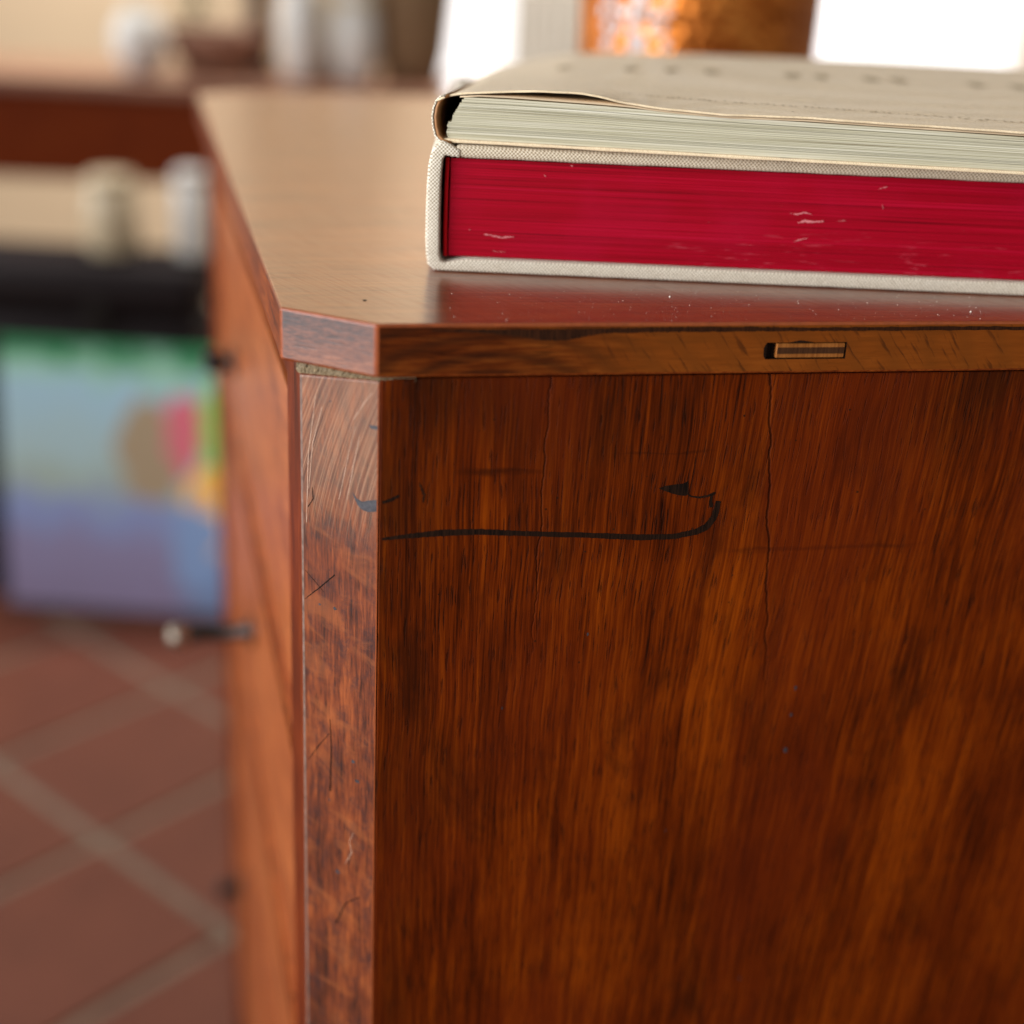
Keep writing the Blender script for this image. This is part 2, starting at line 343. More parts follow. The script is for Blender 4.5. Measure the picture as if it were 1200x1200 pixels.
fg = thing('figurine', 'slim dark carved wooden figurine behind the clay bowl', 'figurine', (-.575, 3.12, ZC))
link_mesh('plinth', lathe([(0,0),(.035,0),(.035,.02),(.028,.025),(0,.025)], 20), M_brownw, fg)
link_mesh('body', lathe([(0,.025),(.022,.025),(.03,.07),(.02,.13),(.032,.19),(.026,.23),(.01,.245),(.018,.265),(.022,.285),(.014,.31),(0,.315)], 20), M_brownw, fg, True)
fp = thing('potted_flower', 'small pot of orange flowers with green leaves by the globe vase', 'plant', (-.72, 3.16, ZC))
link_mesh('pot', lathe([(0,0),(.03,0),(.04,.07),(.044,.075),(.036,.07),(0,.06)], 20), M_pink, fp, True)
bm = bmesh.new(); bo = bmesh.new()
for k in range(46):
    a = random.uniform(0, 6.28); rr = random.uniform(.01, .06); z = random.uniform(.10, .20)
    M = Matrix.Translation((rr*math.cos(a), rr*math.sin(a), z)) @ Matrix.Rotation(a, 4, 'Z') @ Matrix.Rotation(random.uniform(-.9, .9), 4, 'Y')
    vs = [bm.verts.new(M @ Vector(p)) for p in ((-.02,0,0),(0,.009,.003),(.022,0,0),(0,-.009,.003))]; bm.faces.new(vs)
bmesh.ops.create_cone(bm, segments=8, radius1=.004, radius2=.003, depth=.1, matrix=Matrix.Translation((0,0,.11)))
link_mesh('foliage', bm, M_leafg, fp)
for k in range(5):
    a = k*1.3; bmesh.ops.create_icosphere(bo, subdivisions=1, radius=.02, matrix=Matrix.Translation((.035*math.cos(a), .03*math.sin(a), .21+.012*(k % 3))))
link_mesh('blossom', bo, M_orange, fp)

# under the table: black case with jars, colourful canvas
M_leather = simple('black_leather', (.014, .008, .009), .6, .3, 120, Specular_IOR_Level=.2)
cs = thing('leather_case', 'black leather case standing behind the colourful canvas', 'case', (-.80, 2.72, 0), R(-2))
link_mesh('shell', box(-.30, .195, -.10, .10, 0, .60, .035, 4), M_leather, cs, True)
link_mesh('lid', box(-.30, .195, -.10, .10, .604, .705, .03, 4), M_leather, cs, True)
link_mesh('clasp', box(-.02, .02, -.108, -.10, .57, .64, .003, 1), M_iron, cs)
def jar(lab, x, mat, h, r):
    t = thing('storage_jar', lab, 'jar', (x, 2.72, .706), group='jars on the black case')
    link_mesh('body', lathe([(0,0),(r*.9,.001),(r,.01),(r,h*.78),(r*.85,h*.84),(0,h*.84)], 28), mat, t, True)
    link_mesh('lid', lathe([(0,h*.841),(r*.9,h*.842),(r*.92,h*.96),(r*.7,h),(0,h)], 28), mat, t, True)
jar('white jar at the right end of the black case', -.638, M_white, .165, .034)
jar('cream jar at the left of the black case', -.79, M_cream, .15, .05)

def canvas_mat():
    t = NT('painted_canvas_print'); co = t.coord()
    sx = t.node('ShaderNodeSeparateXYZ'); t.put(sx.inputs[0], co); u = sx.outputs[0]; v = sx.outputs[2]
    # u, v in "painting units": u = 0 right edge .. -1.6 left, v = 0 bottom .. 2.0
    U = t.math('DIVIDE', u, .165); V = t.math('DIVIDE', v, .27)
    wob = t.noise(co, 14, 4, .65); wo = t.math('MULTIPLY', t.math('SUBTRACT', wob, .5), .7)
    U = t.math('ADD', U, wo); V = t.math('ADD', V, wo)
    c = t.ramp(t.math('DIVIDE', V, 2.0), [(0, (.13,.17,.30)), (.25, (.16,.27,.50)), (.42, (.19,.24,.46)), (.52, (.28,.36,.33)), (.62, (.30,.42,.45)), (.86, (.27,.43,.54)), (.93, (.25,.46,.36)), (1.0, (.015,.16,.06))])
    pl = t.math('MULTIPLY', t.math('SUBTRACT', 1, t.step(t.math('ABSOLUTE', t.math('SUBTRACT', V, .35)), .2, .5)), t.math('SUBTRACT', 1, t.step(U, -.8, -.45)))
    c = t.mix(t.math('MULTIPLY', pl, .7), c, (.22, .15, .25))
    def blob(c, cu_, cv, ru, rv, colr):
        du = t.math('DIVIDE', t.math('SUBTRACT', U, cu_), ru); dv = t.math('DIVIDE', t.math('SUBTRACT', V, cv), rv)
        d = t.math('ADD', t.math('MULTIPLY', du, du), t.math('MULTIPLY', dv, dv))
        return t.mix(t.math('SUBTRACT', 1, t.step(d, .75, 1.1)), c, colr)
    c = blob(c, -1.0, 1.28, .42, .40, (.30, .23, .15))
    c = blob(c, -.60, 1.46, .24, .30, (.55, .12, .17))
    c = blob(c, -.24, 1.50, .19, .34, (.22, .50, .09))
    c = blob(c, -.30, .90, .30, .34, (.85, .46, .09))
    c = blob(c, -.46, .60, .30, .36, (.18, .28, .50))
    c = t.mix(1.0, c, (1.65, 1.65, 1.6), 'MULTIPLY')
    t.set(Base_Color=c, Roughness=.7); return t.m
cv = thing('painted_canvas', 'colourful abstract painted canvas leaning on the black case', 'painting', (-.538, 2.53, .006), R(-3)); cv.rotation_euler[0] = R(-6)
link_mesh('canvas', box(-.46, 0, 0, .022, 0, .55, .003, 1), canvas_mat(), cv)
link_mesh('bottom_shadow_strip', box(-.465, .004, -.006, .024, -.004, .022, .002, 1), M_brownw, cv)  # dark strip added in place of the shadow under the canvas
link_mesh('stretcher_bar', box(-.45, -.01, .022, .03, .01, .54), M_cream, cv)

# ------------------------------------------------------------------ chest of drawers
ZT = 1.15; RC = R(12)
ch = thing('chest_of_drawers', 'old reddish brown wooden chest of drawers with a cut-off corner and scratched finish', 'chest', (-.0957, .5661, 0), RC)
vx, vy = -math.sin(R(3)), math.cos(R(3))
def V(s): return (vx*s, vy*s)
D = .56; S2 = .893
tb = ZT-.0232
pts = [(.0367, 0), (D-.03, 0), (D, .03), (D+vx*(S2-.03), S2-.03), (D+vx*S2-.03, S2), (V(S2)[0]+.0367, S2), V(S2-.0292), V(.0292)]
bm = prism(pts, tb, ZT, .0012, 3)
for f in bm.faces:
    n = f.normal; c = f.calc_center_median()
    f.material_index = 0
    if abs(n.z) < .6:
        if n.y < -.9: f.material_index = 1
        elif n.x < -.9: f.material_index = 3
        elif n.y < -.3 and n.x < -.3: f.material_index = 2
    if c.z < tb+.001: f.material_index = 3
    if f.calc_area() < .00035 and abs(n.z) < .97 and (c.z > ZT-.0010 or (c.x < .045 and abs(n.z) < .3 and min(abs(e.calc_length()) for e in f.edges) < .002)): f.material_index = 4
top = link_mesh('top', bm, [M_top, M_edge, M_cham, M_topfront, M_worn, M_ink], ch)
# the mortise in the long edge of the top is really cut: the cutter is used once and deleted
cut = link_mesh('cutter', box(.2085, .2462, -.002, .0030, ZT-.0166, ZT-.0090), M_ink, ch)
bo_ = top.modifiers.new('mortise', 'BOOLEAN'); bo_.operation = 'DIFFERENCE'; bo_.solver = 'EXACT'; bo_.object = cut
bpy.context.view_layer.update()
me_ = bpy.data.meshes.new_from_object(top.evaluated_get(bpy.context.evaluated_depsgraph_get()))
top.modifiers.clear(); top.data = me_; bpy.data.objects.remove(cut)
for p in me_.polygons:
    c = p.center
    if .2080 < c.x < .2466 and .0001 < c.y < .0032 and ZT-.0170 < c.z < ZT-.0086: p.material_index = 5

PL, PR = (.0068, .0318), (.0386, .0012)
zpl, zpr = ZT-.0305, ZT-.0249
def zpost(p): return zpl+(zpr-zpl)*min(1, max(0, (p[0]-PL[0])/(PR[0]-PL[0])))
fo = PL[0]-vx*PL[1]            # offset of the carcass front line from the origin line
def FR(s): return (fo+vx*s, vy*s)
post_pts = [PL, PR, (.0386, .05), (.03, .052), (.03, .092), FR(.092)]
bm = prism(post_pts, .06, zpost, .0011, 2)
for f in bm.faces:
    n = f.normal
    f.material_index = 0 if (n.x < -.3 and n.y < -.3) else 1
    c_ = f.calc_center_median()
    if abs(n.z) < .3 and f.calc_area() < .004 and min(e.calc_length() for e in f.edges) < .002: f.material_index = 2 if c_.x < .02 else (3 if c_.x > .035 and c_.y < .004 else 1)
link_mesh('corner_post', bm, [M_post, M_postside, simple('pale_edge_highlight', (.21, .13, .10), .42, .6, 260), M_worn], ch)  # pale left bevel: the edge's highlight line is put into its colour
bm = prism([FR(.80), (.05, .80), (.05, S2-.015), FR(S2-.015)], .06, tb-.0005, .001)
link_mesh('corner_post', bm, M_postside, ch)
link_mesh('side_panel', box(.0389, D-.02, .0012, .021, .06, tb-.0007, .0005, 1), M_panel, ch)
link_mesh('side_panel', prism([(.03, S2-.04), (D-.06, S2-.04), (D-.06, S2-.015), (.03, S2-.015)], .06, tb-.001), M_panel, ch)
link_mesh('back_panel', prism([(D-.04, .022), (D-.021, .022), (D-.061, S2-.042), (D-.08, S2-.042)], .06, tb-.001), M_postside, ch)
link_mesh('plinth', prism([(.03, .02), (D-.03, .02), (D-.07, S2-.03), FR(S2-.03)], 0, .06), M_postside, ch)
# the drawers on the long front, a little set back
FM = Matrix(((vx, -vy, 0, fo), (vy, vx, 0, 0), (0, 0, 1, 0), (0, 0, 0, 1)))     # (s, outward, z) -> chest space
levels = [ZT-.05, ZT-.262, ZT-.475, ZT-.70, ZT-.99]
for z in levels+[ZT-.031]:
    link_mesh('rail', box(.0925, .7995, -.05, -.003, z-.008, z+.008, .001, 1, FM), M_postside, ch)
for zt_, zb_ in zip(levels, levels[1:]):
    dr = link_mesh('drawer', box(.094, .798, -.35, -.0045, zb_+.0095, zt_-.0095, .002, 2, FM), M_drawer, ch)
    # cock-bead round the drawer front
    bm = bmesh.new()
    for s0, s1, z0, z1 in ((.094, .798, zt_-.0135, zt_-.0098), (.094, .798, zb_+.0098, zb_+.0135), (.094, .0975, zb_+.0136, zt_-.0136), (.7945, .798, zb_+.0136, zt_-.0136)): add_box(bm, s0, s1, -.0044, -.0015, z0, z1, FM)
    link_mesh('bead', bm, M_drawer, dr)
    s, z, L = {0: (.60, ZT-.188, .012), 1: (.455, ZT-.368, .052), 2: (.455, ZT-.585, .0), 3: (.76, ZT-.838, .012)}[levels.index(zt_)]
    if L:
        mt = FM @ Matrix.Translation((s, -.0045, z)) @ Matrix.Rotation(R(-90), 4, 'X')
        bm = lathe([(0, 0), (.013, 0), (.013, .003), (.006, .005), (.0055, L*.8), (.008, L), (.0, L)], 20)
        bm.transform(mt); k = link_mesh('knob', bm, M_iron, dr, True)
        bm = lathe([(0, L-.004), (.008, L-.002), (.0100, L+.007), (.007, L+.013), (0, L+.015)], 20); bm.transform(mt)
        link_mesh('knob_tip', bm, M_brass if L > .05 else M_iron, k, True)

# old glue squeezed out under the bevelled corner of the top
bm = bmesh.new(); n = 90; rows = []
gp = [(PL[0]-.001, PL[1]+.004), (PL[0]+.0008, PL[1]-.0006+.0016), (PR[0]+.0006, PR[1]+.0004), (.0535, .0014)]
import itertools
seg = [0]
for a, b in zip(gp, gp[1:]): seg.append(seg[-1]+math.hypot(b[0]-a[0], b[1]-a[1]))
for i in range(n+1):
    d = seg[-1]*i/n
    k = max(j for j in range(len(gp)-1) if seg[j] <= d+1e-9); f = (d-seg[k])/(seg[k+1]-seg[k])
    x = gp[k][0]+(gp[k+1][0]-gp[k][0])*f; y = gp[k][1]+(gp[k+1][1]-gp[k][1])*f
    nx, ny = (-.7, -.71) if k < 2 else (0, -1)
    zl = zpost((x, y))-.0002 if x < PR[0] else tb-.0016*max(.15, 1-(x-PR[0])/.013)-.0002
    zu = tb-.0001; row = []
    for j in range(6):
        fz = j/5; out = .0009*math.sin(fz*math.pi)*random.uniform(.3, 1.3)+random.uniform(-.0002, .0002)
        row.append(bm.verts.new((x+nx*out, y+ny*out, zl+(zu-zl)*fz)))
    rows.append(row)
for a, b in zip(rows, rows[1:]):
    for j in range(5): bm.faces.new((a[j], a[j+1], b[j+1], b[j]))
o = link_mesh('glue_residue', bm, M_glue, ch); md = o.modifiers.new('thick', 'SOLIDIFY'); md.thickness = .002

# marks drawn and worn into the surfaces: thin irregular films lying on the wood
def ribbon(bm, pts, M, jit=.00016, sub=16, lift=.00012):
    """pts (u, v, width): a film in the plane of M (u, v) with lift along its third axis"""
    P = []
    for (u0, v0, w0), (u1, v1, w1) in zip(pts, pts[1:]):
        for k in range(sub): f = k/sub; P.append((u0+(u1-u0)*f, v0+(v1-v0)*f, w0+(w1-w0)*f))
    P.append(pts[-1]); L = []; Rr = []
    for i, (u, v, wd) in enumerate(P):
        a = P[max(0, i-1)]; b = P[min(len(P)-1, i+1)]; du, dv = b[0]-a[0], b[1]-a[1]; l = math.hypot(du, dv) or 1
        nu, nv = -dv/l, du/l; h1 = wd/2+random.uniform(-jit, jit); h2 = wd/2+random.uniform(-jit, jit)
        L.append(bm.verts.new(M @ Vector((u+nu*h1, v+nv*h1, lift)))); Rr.append(bm.verts.new(M @ Vector((u-nu*h2, v-nv*h2, lift))))
    for i in range(len(P)-1): bm.faces.new((L[i], L[i+1], Rr[i+1], Rr[i]))
def film(bm, poly, M, lift=.00012):
    bm.faces.new([bm.verts.new(M @ Vector((u, v, lift))) for u, v in poly])
def flat(name, bm, mat, par):
    o = link_mesh(name, bm, mat, par)
    if name not in ('ink_mark', 'edge_stain', 'worn_smear'): o['kind'] = 'stuff'      # specks and hairlines too small to pick apart
    return o
# side panel plane: u = chest x, v = height below the top (negative), third axis towards the camera
MP = Matrix(((1, 0, 0, 0), (0, 0, -1, .0012), (0, 1, 0, ZT), (0, 0, 0, 1)))
bm = bmesh.new(); W = .0024
ribbon(bm, [(.0402, -.0972, .0012), (.052, -.0962, .0022), (.066, -.0952, .0030), (.0828, -.0952, .0028), (.11, -.0972, .0024), (.1379, -.0990, .0026), (.158, -.1006, .0029), (.1744, -.1008, .0026), (.1850, -.0988, .0030), (.1898, -.0966, .0033), (.1930, -.0918, .0032), (.1938, -.0880, .0030), (.1942, -.0838, .0024)], MP)
flat('ink_mark', bm, M_ink, ch); bm = bmesh.new()
ribbon(bm, [(.1912, -.0868, .0018), (.1905, -.0840, .0016), (.1908, -.0812, .0012), (.1922, -.0796, .0009), (.1915, -.0800, .0012), (.1890, -.0812, .0011), (.1850, -.0818, .0010), (.1810, -.0812, .0007), (.1792, -.0800, .0006)], MP, .00005, lift=.00016)
flat('ink_mark', bm, M_ink, ch); bm = bmesh.new()
film(bm, [(.1652, -.0768), (.1680, -.0757), (.1720, -.0752), (.1765, -.0748), (.1788, -.0736), (.1793, -.0760), (.1796, -.0800), (.1780, -.0808), (.1755, -.0805), (.1720, -.0796), (.1680, -.0780)], MP, .0002)
flat('ink_mark', bm, M_ink, ch); bm = bmesh.new()
ribbon(bm, [(.0402, -.0800, .0012), (.0440, -.0788, .0016), (.0475, -.0768, .0010)], MP, .0002)
flat('ink_mark', bm, M_ink, ch)
bm = bmesh.new()
for pp in (
           [(.056, -.071, .0005), (.0585, -.077, .0012), (.058, -.0805, .0006)],):
    ribbon(bm, pp, MP, .0003)
M_faint = ink_mat('faint_stain', (.012, .004, .0015), (.045, .013, .004))
flat('faint_mark', bm, M_faint, ch)
bm = bmesh.new()
for u, v, s in ((.2445, -.184, .0016), (.2440, -.199, .0012), (.2435, -.219, .0020), (.137, -.149, .0010), (.235, -.36, .0011), (.098, -.186, .0008), (.185, -.262, .0008)):
    film(bm, [(u+s*random.uniform(.5, 1.1)*math.cos(a)*.6, v+s*random.uniform(.6, 1.2)*math.sin(a)) for a in [k*.9 for k in range(7)]], MP)
flat('dent', bm, M_inkblue, ch)
bm = bmesh.new()
for k in range(46):
    u, v = random.uniform(.05, .33), -random.uniform(.04, .40); s = random.uniform(.0003, .0007)
    film(bm, [(u+s*math.cos(a)*random.uniform(.6, 1), v+s*math.sin(a)*random.uniform(.6, 1)) for a in [q*1.25 for q in range(5)]], MP, .0001)
flat('fleck', bm, M_faint, ch)
# bevelled face of the post: u across from its left edge, v height below the top
cd = Vector((PR[0]-PL[0], PR[1]-PL[1], 0)).normalized(); cn = Vector((cd.y, -cd.x, 0))
if cn.y > 0: cn = -cn
MC = Matrix(((cd.x, 0, cn.x, PL[0]), (cd.y, 0, cn.y, PL[1]), (0, 1, 0, ZT), (0, 0, 0, 1)))
cw = math.hypot(PR[0]-PL[0], PR[1]-PL[1])
bm = bmesh.new()
film(bm, [(.0295, -.0785), (.0320, -.0810), (.0350, -.0818), (.0385, -.0803), (cw-.0012, -.0790), (cw-.0012, -.0845), (.0385, -.0858), (.0350, -.0856), (.0325, -.0840), (.0305, -.0808)], MC)
film(bm, [(.0385, -.0455), (cw-.001, -.0450), (cw-.001, -.0468), (.0395, -.0470)], MC)
for u, v, s in ((.017, -.0393, .0007), (.0105, -.139, .0009), (.0195, -.1385, .0013), (.0305, -.216, .0016), (.033, -.226, .0018), (.016, -.243, .0008), (.021, -.283, .0018)):
    film(bm, [(u+s*random.uniform(.6, 1)*math.cos(a), v+s*.7*random.uniform(.6, 1.2)*math.sin(a)) for a in [k*.9 for k in range(7)]], MC)
flat('dent', bm, M_inkblue, ch)
bm = bmesh.new()
for pp in ([(.0015, -.139, .0003), (.011, -.130, .0006), (.0195, -.1215, .0006)], [(.002, -.124, .0002), (.009, -.129, .0003), (.013, -.132, .0002)], [(.004, -.092, .0004), (.007, -.0875, .0004), (.0065, -.082, .0003)],
           [(.003, -.225, .0003), (.010, -.214, .0005), (.016, -.206, .0003)], [(.0165, -.238, .0008), (.0172, -.214, .0007), (.0165, -.198, .0004)], [(.02, -.315, .0008), (.026, -.30, .0006), (.035, -.292, .0004)]):
    ribbon(bm, pp, MC, .0001)
flat('scratch', bm, M_ink, ch)
bm = bmesh.new()
for pp in ([(.026, -.276, .0002), (.030, -.268, .0004), (.0285, -.262, .0003), (.031, -.256, .0002)], [(.0045, -.083, .0003), (.007, -.061, .0004), (.0125, -.043, .0003)], [(.003, -.10, .0003), (.0045, -.066, .0004), (.009, -.038, .0003)], [(.0265, -.083, .0003), (.031, -.062, .0004), (.0335, -.052, .0003)],
           [(.022, -.084, .0003), (.0275, -.061, .0003), (.031, -.048, .0002)], [(.030, -.045, .0003), (.036, -.036, .0004), (.040, -.031, .0003)]):
    ribbon(bm, pp, MC, .00008)
flat('scratch', bm, M_scratch, ch)
# the long edge of the top: dark stain band and the let-in spline
ME = Matrix(((1, 0, 0, 0), (0, 0, -1, 0), (0, 1, 0, ZT), (0, 0, 0, 1)))
bm = bmesh.new()
ribbon(bm, [(.060, -.0026, .0006), (.085, -.0032, .0020), (.098, -.0040, .0034), (.108, -.0048, .0050), (.118, -.0048, .0050), (.126, -.0040, .0034), (.134, -.0032, .0022), (.15, -.0030, .0022), (.17, -.0028, .0022), (.20, -.0028, .0020), (.225, -.0030, .0015), (.26, -.0030, .0018), (.31, -.0030, .0018), (.36, -.0030, .0012)], ME, .0002)
flat('edge_stain', bm, M_faint, ch)
sp = link_mesh('spline', box(.2135, .2456, .0004, .0029, ZT-.0162, ZT-.0096, .0003, 1), ink_mat('spline_wood', (.20, .062, .012), (.34, .12, .026)), ch)
link_mesh('spline_core', box(.2138, .2453, .0001, .0015, ZT-.0142, ZT-.0114), ink_mat('spline_core_wood', (.035, .012, .005), (.075, .028, .010)), sp)
bm = bmesh.new()
film(bm, [(.2073, -.0115), (.2078, -.0100), (.2086, -.0092), (.2086, -.0166), (.2079, -.0158), (.2074, -.0145)], ME, .0002)
ribbon(bm, [(.219, -.0091, .0004), (.224, -.0086, .0012), (.230, -.0090, .0003)], ME, .0001, lift=.0002)
flat('mortise_gap', bm, M_ink, ch)
MT = Matrix(((1, 0, 0, 0), (0, 1, 0, 0), (0, 0, 1, ZT), (0, 0, 0, 1)))
bm = bmesh.new()
film(bm, [(.0357+.0010*math.cos(a)*random.uniform(.7, 1.2), .0412+.0015*math.sin(a)*random.uniform(.7, 1.1)) for a in [k*.7 for k in range(9)]], MT)
flat('dent', bm, M_ink, ch)

# ------------------------------------------------------------------ books
def cloth(name, c1, c2, pitch=.0018, rough=.85, fuzz=.6):
    t = NT(name); co = t.coord(); sx = t.node('ShaderNodeSeparateXYZ'); t.put(sx.inputs[0], co)
    k = 2*math.pi/pitch
    wb = t.math('MULTIPLY', t.math('SUBTRACT', t.noise(co, 120, 2), .5), .0006)
    xy = t.math('ADD', t.math('ADD', sx.outputs[0], sx.outputs[1]), wb)
    sa = t.math('SINE', t.math('MULTIPLY', t.math('ADD', xy, sx.outputs[2]), k)); sb_ = t.math('SINE', t.math('MULTIPLY', t.math('SUBTRACT', xy, sx.outputs[2]), k))
    v = t.math('MULTIPLY_ADD', t.math('ADD', sa, sb_), .30, .5, clamp=True)
    f = t.noise(co, 900, 3); g = t.noise(co, 35, 3)
    vv = t.math('ADD', t.math('MULTIPLY', v, fuzz), t.math('MULTIPLY', f, 1-fuzz))
    c = t.mix(t.step(vv, .25, .7), c1, c2)
    c = t.mix(t.math('MULTIPLY', t.step(g, .45, .75), .25), c, tuple(q*.72 for q in c2))
    t.set(Base_Color=c, Roughness=rough, Specular_IOR_Level=.2, Normal=t.bump(vv, .55, .0006), Sheen_Weight=.15); return t.m
M_linen = cloth('shaded_linen', (.31, .225, .135), (.78, .68, .52))  # front board: shade under the upper book is put into this darker linen
M_linen2 = cloth('pale_linen', (.33, .26, .17), (.84, .765, .635))  # same linen paler: light on spine and lower board is put into colour
def redpages():
    t = NT('red_stained_edges'); co = t.coord(); sx = t.node('ShaderNodeSeparateXYZ'); t.put(sx.inputs[0], co); x, y, z = sx.outputs
    def st(fz, fx, d=2): return t.noise(t.xyz(t.math('MULTIPLY', x, fx), t.math('MULTIPLY', y, fx), t.math('MULTIPLY', z, fz)), 1, d, .6)
    a = st(1500, 6); b = st(420, 2.5, 3); bl = t.noise(co, 22, 3)
    v = t.math('ADD', t.math('MULTIPLY', a, .62), t.math('MULTIPLY', b, .38))
    c = t.ramp(v, [(.34, (.06, .0002, .003)), (.42, (.25, .0003, .007)), (.56, (.36, .0005, .014)), (.72, (.46, .006, .036))])
    c = t.mix(t.math('MULTIPLY', t.step(bl, .45, .7), .35), c, (.36, .003, .026))
    wr = t.math('MULTIPLY', t.math('MULTIPLY', t.step(st(700, 70, 5), .58, .72), t.math('SUBTRACT', 1, t.step(z, .006, .032))), t.math('MULTIPLY', t.step(x, .07, .14), .55))
    c = t.mix(wr, c, (.62, .10, .14))
    sp = t.math('MULTIPLY', t.step(t.noise(t.xyz(t.math('MULTIPLY', x, 300), y, t.math('MULTIPLY', z, 900)), 1, 3, .6), .73, .78), .6)
    c = t.mix(sp, c, (.75, .26, .26))
    t.set(Base_Color=c, Roughness=.6, Specular_IOR_Level=.1, Normal=t.bump(t.math('SUBTRACT', v, 0), .5, .0006)); return t.m
M_red = redpages()
M_redpaper = simple('red_endpaper', (.50, .003, .008), .6, .15, 60, Specular_IOR_Level=.1)
def oldpages():
    t = NT('old_page_edges'); co = t.coord(); sx = t.node('ShaderNodeSeparateXYZ'); t.put(sx.inputs[0], co); x, y, z = sx.outputs
    def st(fz, fx, d=2): return t.noise(t.xyz(t.math('MULTIPLY', x, fx), t.math('MULTIPLY', y, fx), t.math('MULTIPLY', z, fz)), 1, d, .6)
    v = t.math('ADD', t.math('MULTIPLY', st(1900, 8), .55), t.math('MULTIPLY', st(500, 4, 3), .45))
    c = t.ramp(v, [(.32, (.20, .16, .09)), (.43, (.44, .40, .27)), (.57, (.58, .54, .41)), (.70, (.74, .70, .58))])
    t.set(Base_Color=c, Roughness=.8, Specular_IOR_Level=.2, Normal=t.bump(v, .4, .0005)); return t.m
M_oldp = oldpages()
M_leafp = simple('buff_flyleaf', (.62, .47, .30), .8, .12, 60)
M_brownp = simple('brown_spine_paper', (.36, .155, .045), .6, .25, 60)

B1 = thing('book', 'thick linen-bound book with crimson page edges lying under the other book', 'book', (-.0466, .6795, ZT+.0003), R(1.5), group='two books stacked on the chest')
W1, L1, H1 = .41, .36, .0605
def wavy(o, amp, scale, tex=None):
    tx = bpy.data.textures.new('cloth_ripple', 'CLOUDS'); tx.noise_scale = scale
    md = o.modifiers.new('ripple', 'DISPLACE'); md.texture = tx; md.strength = amp; md.mid_level = .5; md.texture_coords = 'LOCAL'
def board(name, x0, x1, y0, y1, z0, z1, mat, par, bev=.0022, amp=.0006, nx=70):
    bm = box(x0, x1, y0, y1, z0, z1)
    for k in range(1, nx):
        x = x0+(x1-x0)*k/nx
        bmesh.ops.bisect_plane(bm, geom=bm.verts[:]+bm.edges[:]+bm.faces[:], plane_co=(x, 0, 0), plane_no=(1, 0, 0))
    bevel(bm, bev, 4, 60)
    o = link_mesh(name, bm, mat, par, True); wavy(o, amp, .012); return o
board('front_board', .0118, W1-.001, .0004, L1, .0536, .0595, M_linen, B1)
# spine: a rounded C-shaped strip wrapping from board to board
def cstrip(outer, inner, y0, y1, bev=.0012, ny=24):
    P = outer+inner[::-1]; bm = bmesh.new(); rows = []
    for k in range(ny+1):
        y = y0+(y1-y0)*k/ny; rows.append([bm.verts.new((x, y, z)) for x, z in P])
    n = len(P)
    for a, b in zip(rows, rows[1:]):
        for i in range(n): bm.faces.new((a[i], a[(i+1) % n], b[(i+1) % n], b[i]))
    for r_, rev in ((rows[0], 1), (rows[-1], 0)):
        h = len(outer)
        for i in range(h-1):
            bm.faces.new((r_[i], r_[i+1], r_[n-2-i], r_[n-1-i]))
    bmesh.ops.recalc_face_normals(bm, faces=bm.faces)
    if bev:
        es = [e for e in bm.edges if e.calc_face_angle(0) > R(60) and abs(e.verts[0].co.y-e.verts[1].co.y) < 1e-5]
        bmesh.ops.bevel(bm, geom=es, offset=bev, segments=3, profile=.5, affect='EDGES', clamp_overlap=True)
    return bm
outer = [(.0145, .0576), (.0118, .0586), (.0095, .0600), (.0065, .0608), (.0030, .0597), (.0006, .0560), (-.0006, .0500), (-.0012, .0400), (-.0013, .0280), (-.0012, .0160), (-.0008, .0080), (.0001, .0030), (.0026, .0003), (.0070, 0), (.0130, .0001), (.0200, .0001)]+[(.02+(W1-.02)*k/60, .0001) for k in range(1, 61)]
inner = [(.0140, .0535), (.0118, .0542), (.0102, .0540), (.0090, .0545), (.0072, .0545), (.0062, .0525), (.0058, .0480), (.0055, .0400), (.0055, .0280), (.0056, .0160), (.0058, .0080), (.0064, .0052), (.0080, .0042), (.0100, .0044), (.0150, .0056), (.0200, .0063)]+[(.02+(W1-.02)*k/60, .0064) for k in range(1, 61)]
o = link_mesh('cover', cstrip(outer, inner, -.0006, L1), M_linen2, B1, True); wavy(o, .0005, .01)
# pages: leaves gathered in bundles, each a hair out of line, edges stained red
bm = bmesh.new(); z = .0068; k = 0
while z < .0530:
    h = random.uniform(.0006, .0017); h = min(h, .0534-z)
    add_box(bm, .0098+random.uniform(-.0001, .0001), W1-.006, .0042+random.uniform(-.00012, .00012), L1-.004, z, z+h-.00004); z += h
link_mesh('page_block', bm, M_red, B1)
link_mesh('endpaper', cstrip([(.0076, .0532), (.0073, .04), (.0073, .02), (.0076, .0066)], [(.0092, .0532), (.0089, .04), (.0089, .02), (.0092, .0066)], .0035, L1-.004, 0, 2), M_redpaper, B1)

MB_ = Matrix(((1, 0, 0, 0), (0, 0, -1, .0041), (0, 1, 0, 0), (0, 0, 0, 1)))
M_scuff = simple('pink_scuff', (.68, .20, .21), .8, .2, 500)
bm = bmesh.new()
def bpx(x, y): return (.006+(x-515)*.000415, .0553-(y-(184.5+(x-515)*.0383))*.000405)
def scuff(pts_, w_):
    q = [(*bpx(x, y), w_*(.35 if k in (0, len(pts_)-1) else 1)) for k, (x, y) in enumerate(pts_)]
    ribbon(bm, q, MB_, .00022, 7, .00035)
scuff([(927,263),(935,261),(945,262),(957,261)], .0010); scuff([(917,252),(925,253),(933,251),(943,253)], .0006); scuff([(973,261),(983,260)], .0005)
scuff([(565,279),(577,281),(586,283),(592,282),(600,282)], .0006); scuff([(575,299),(590,300)], .0006); scuff([(925,285),(933,283),(941,281)], .0005)
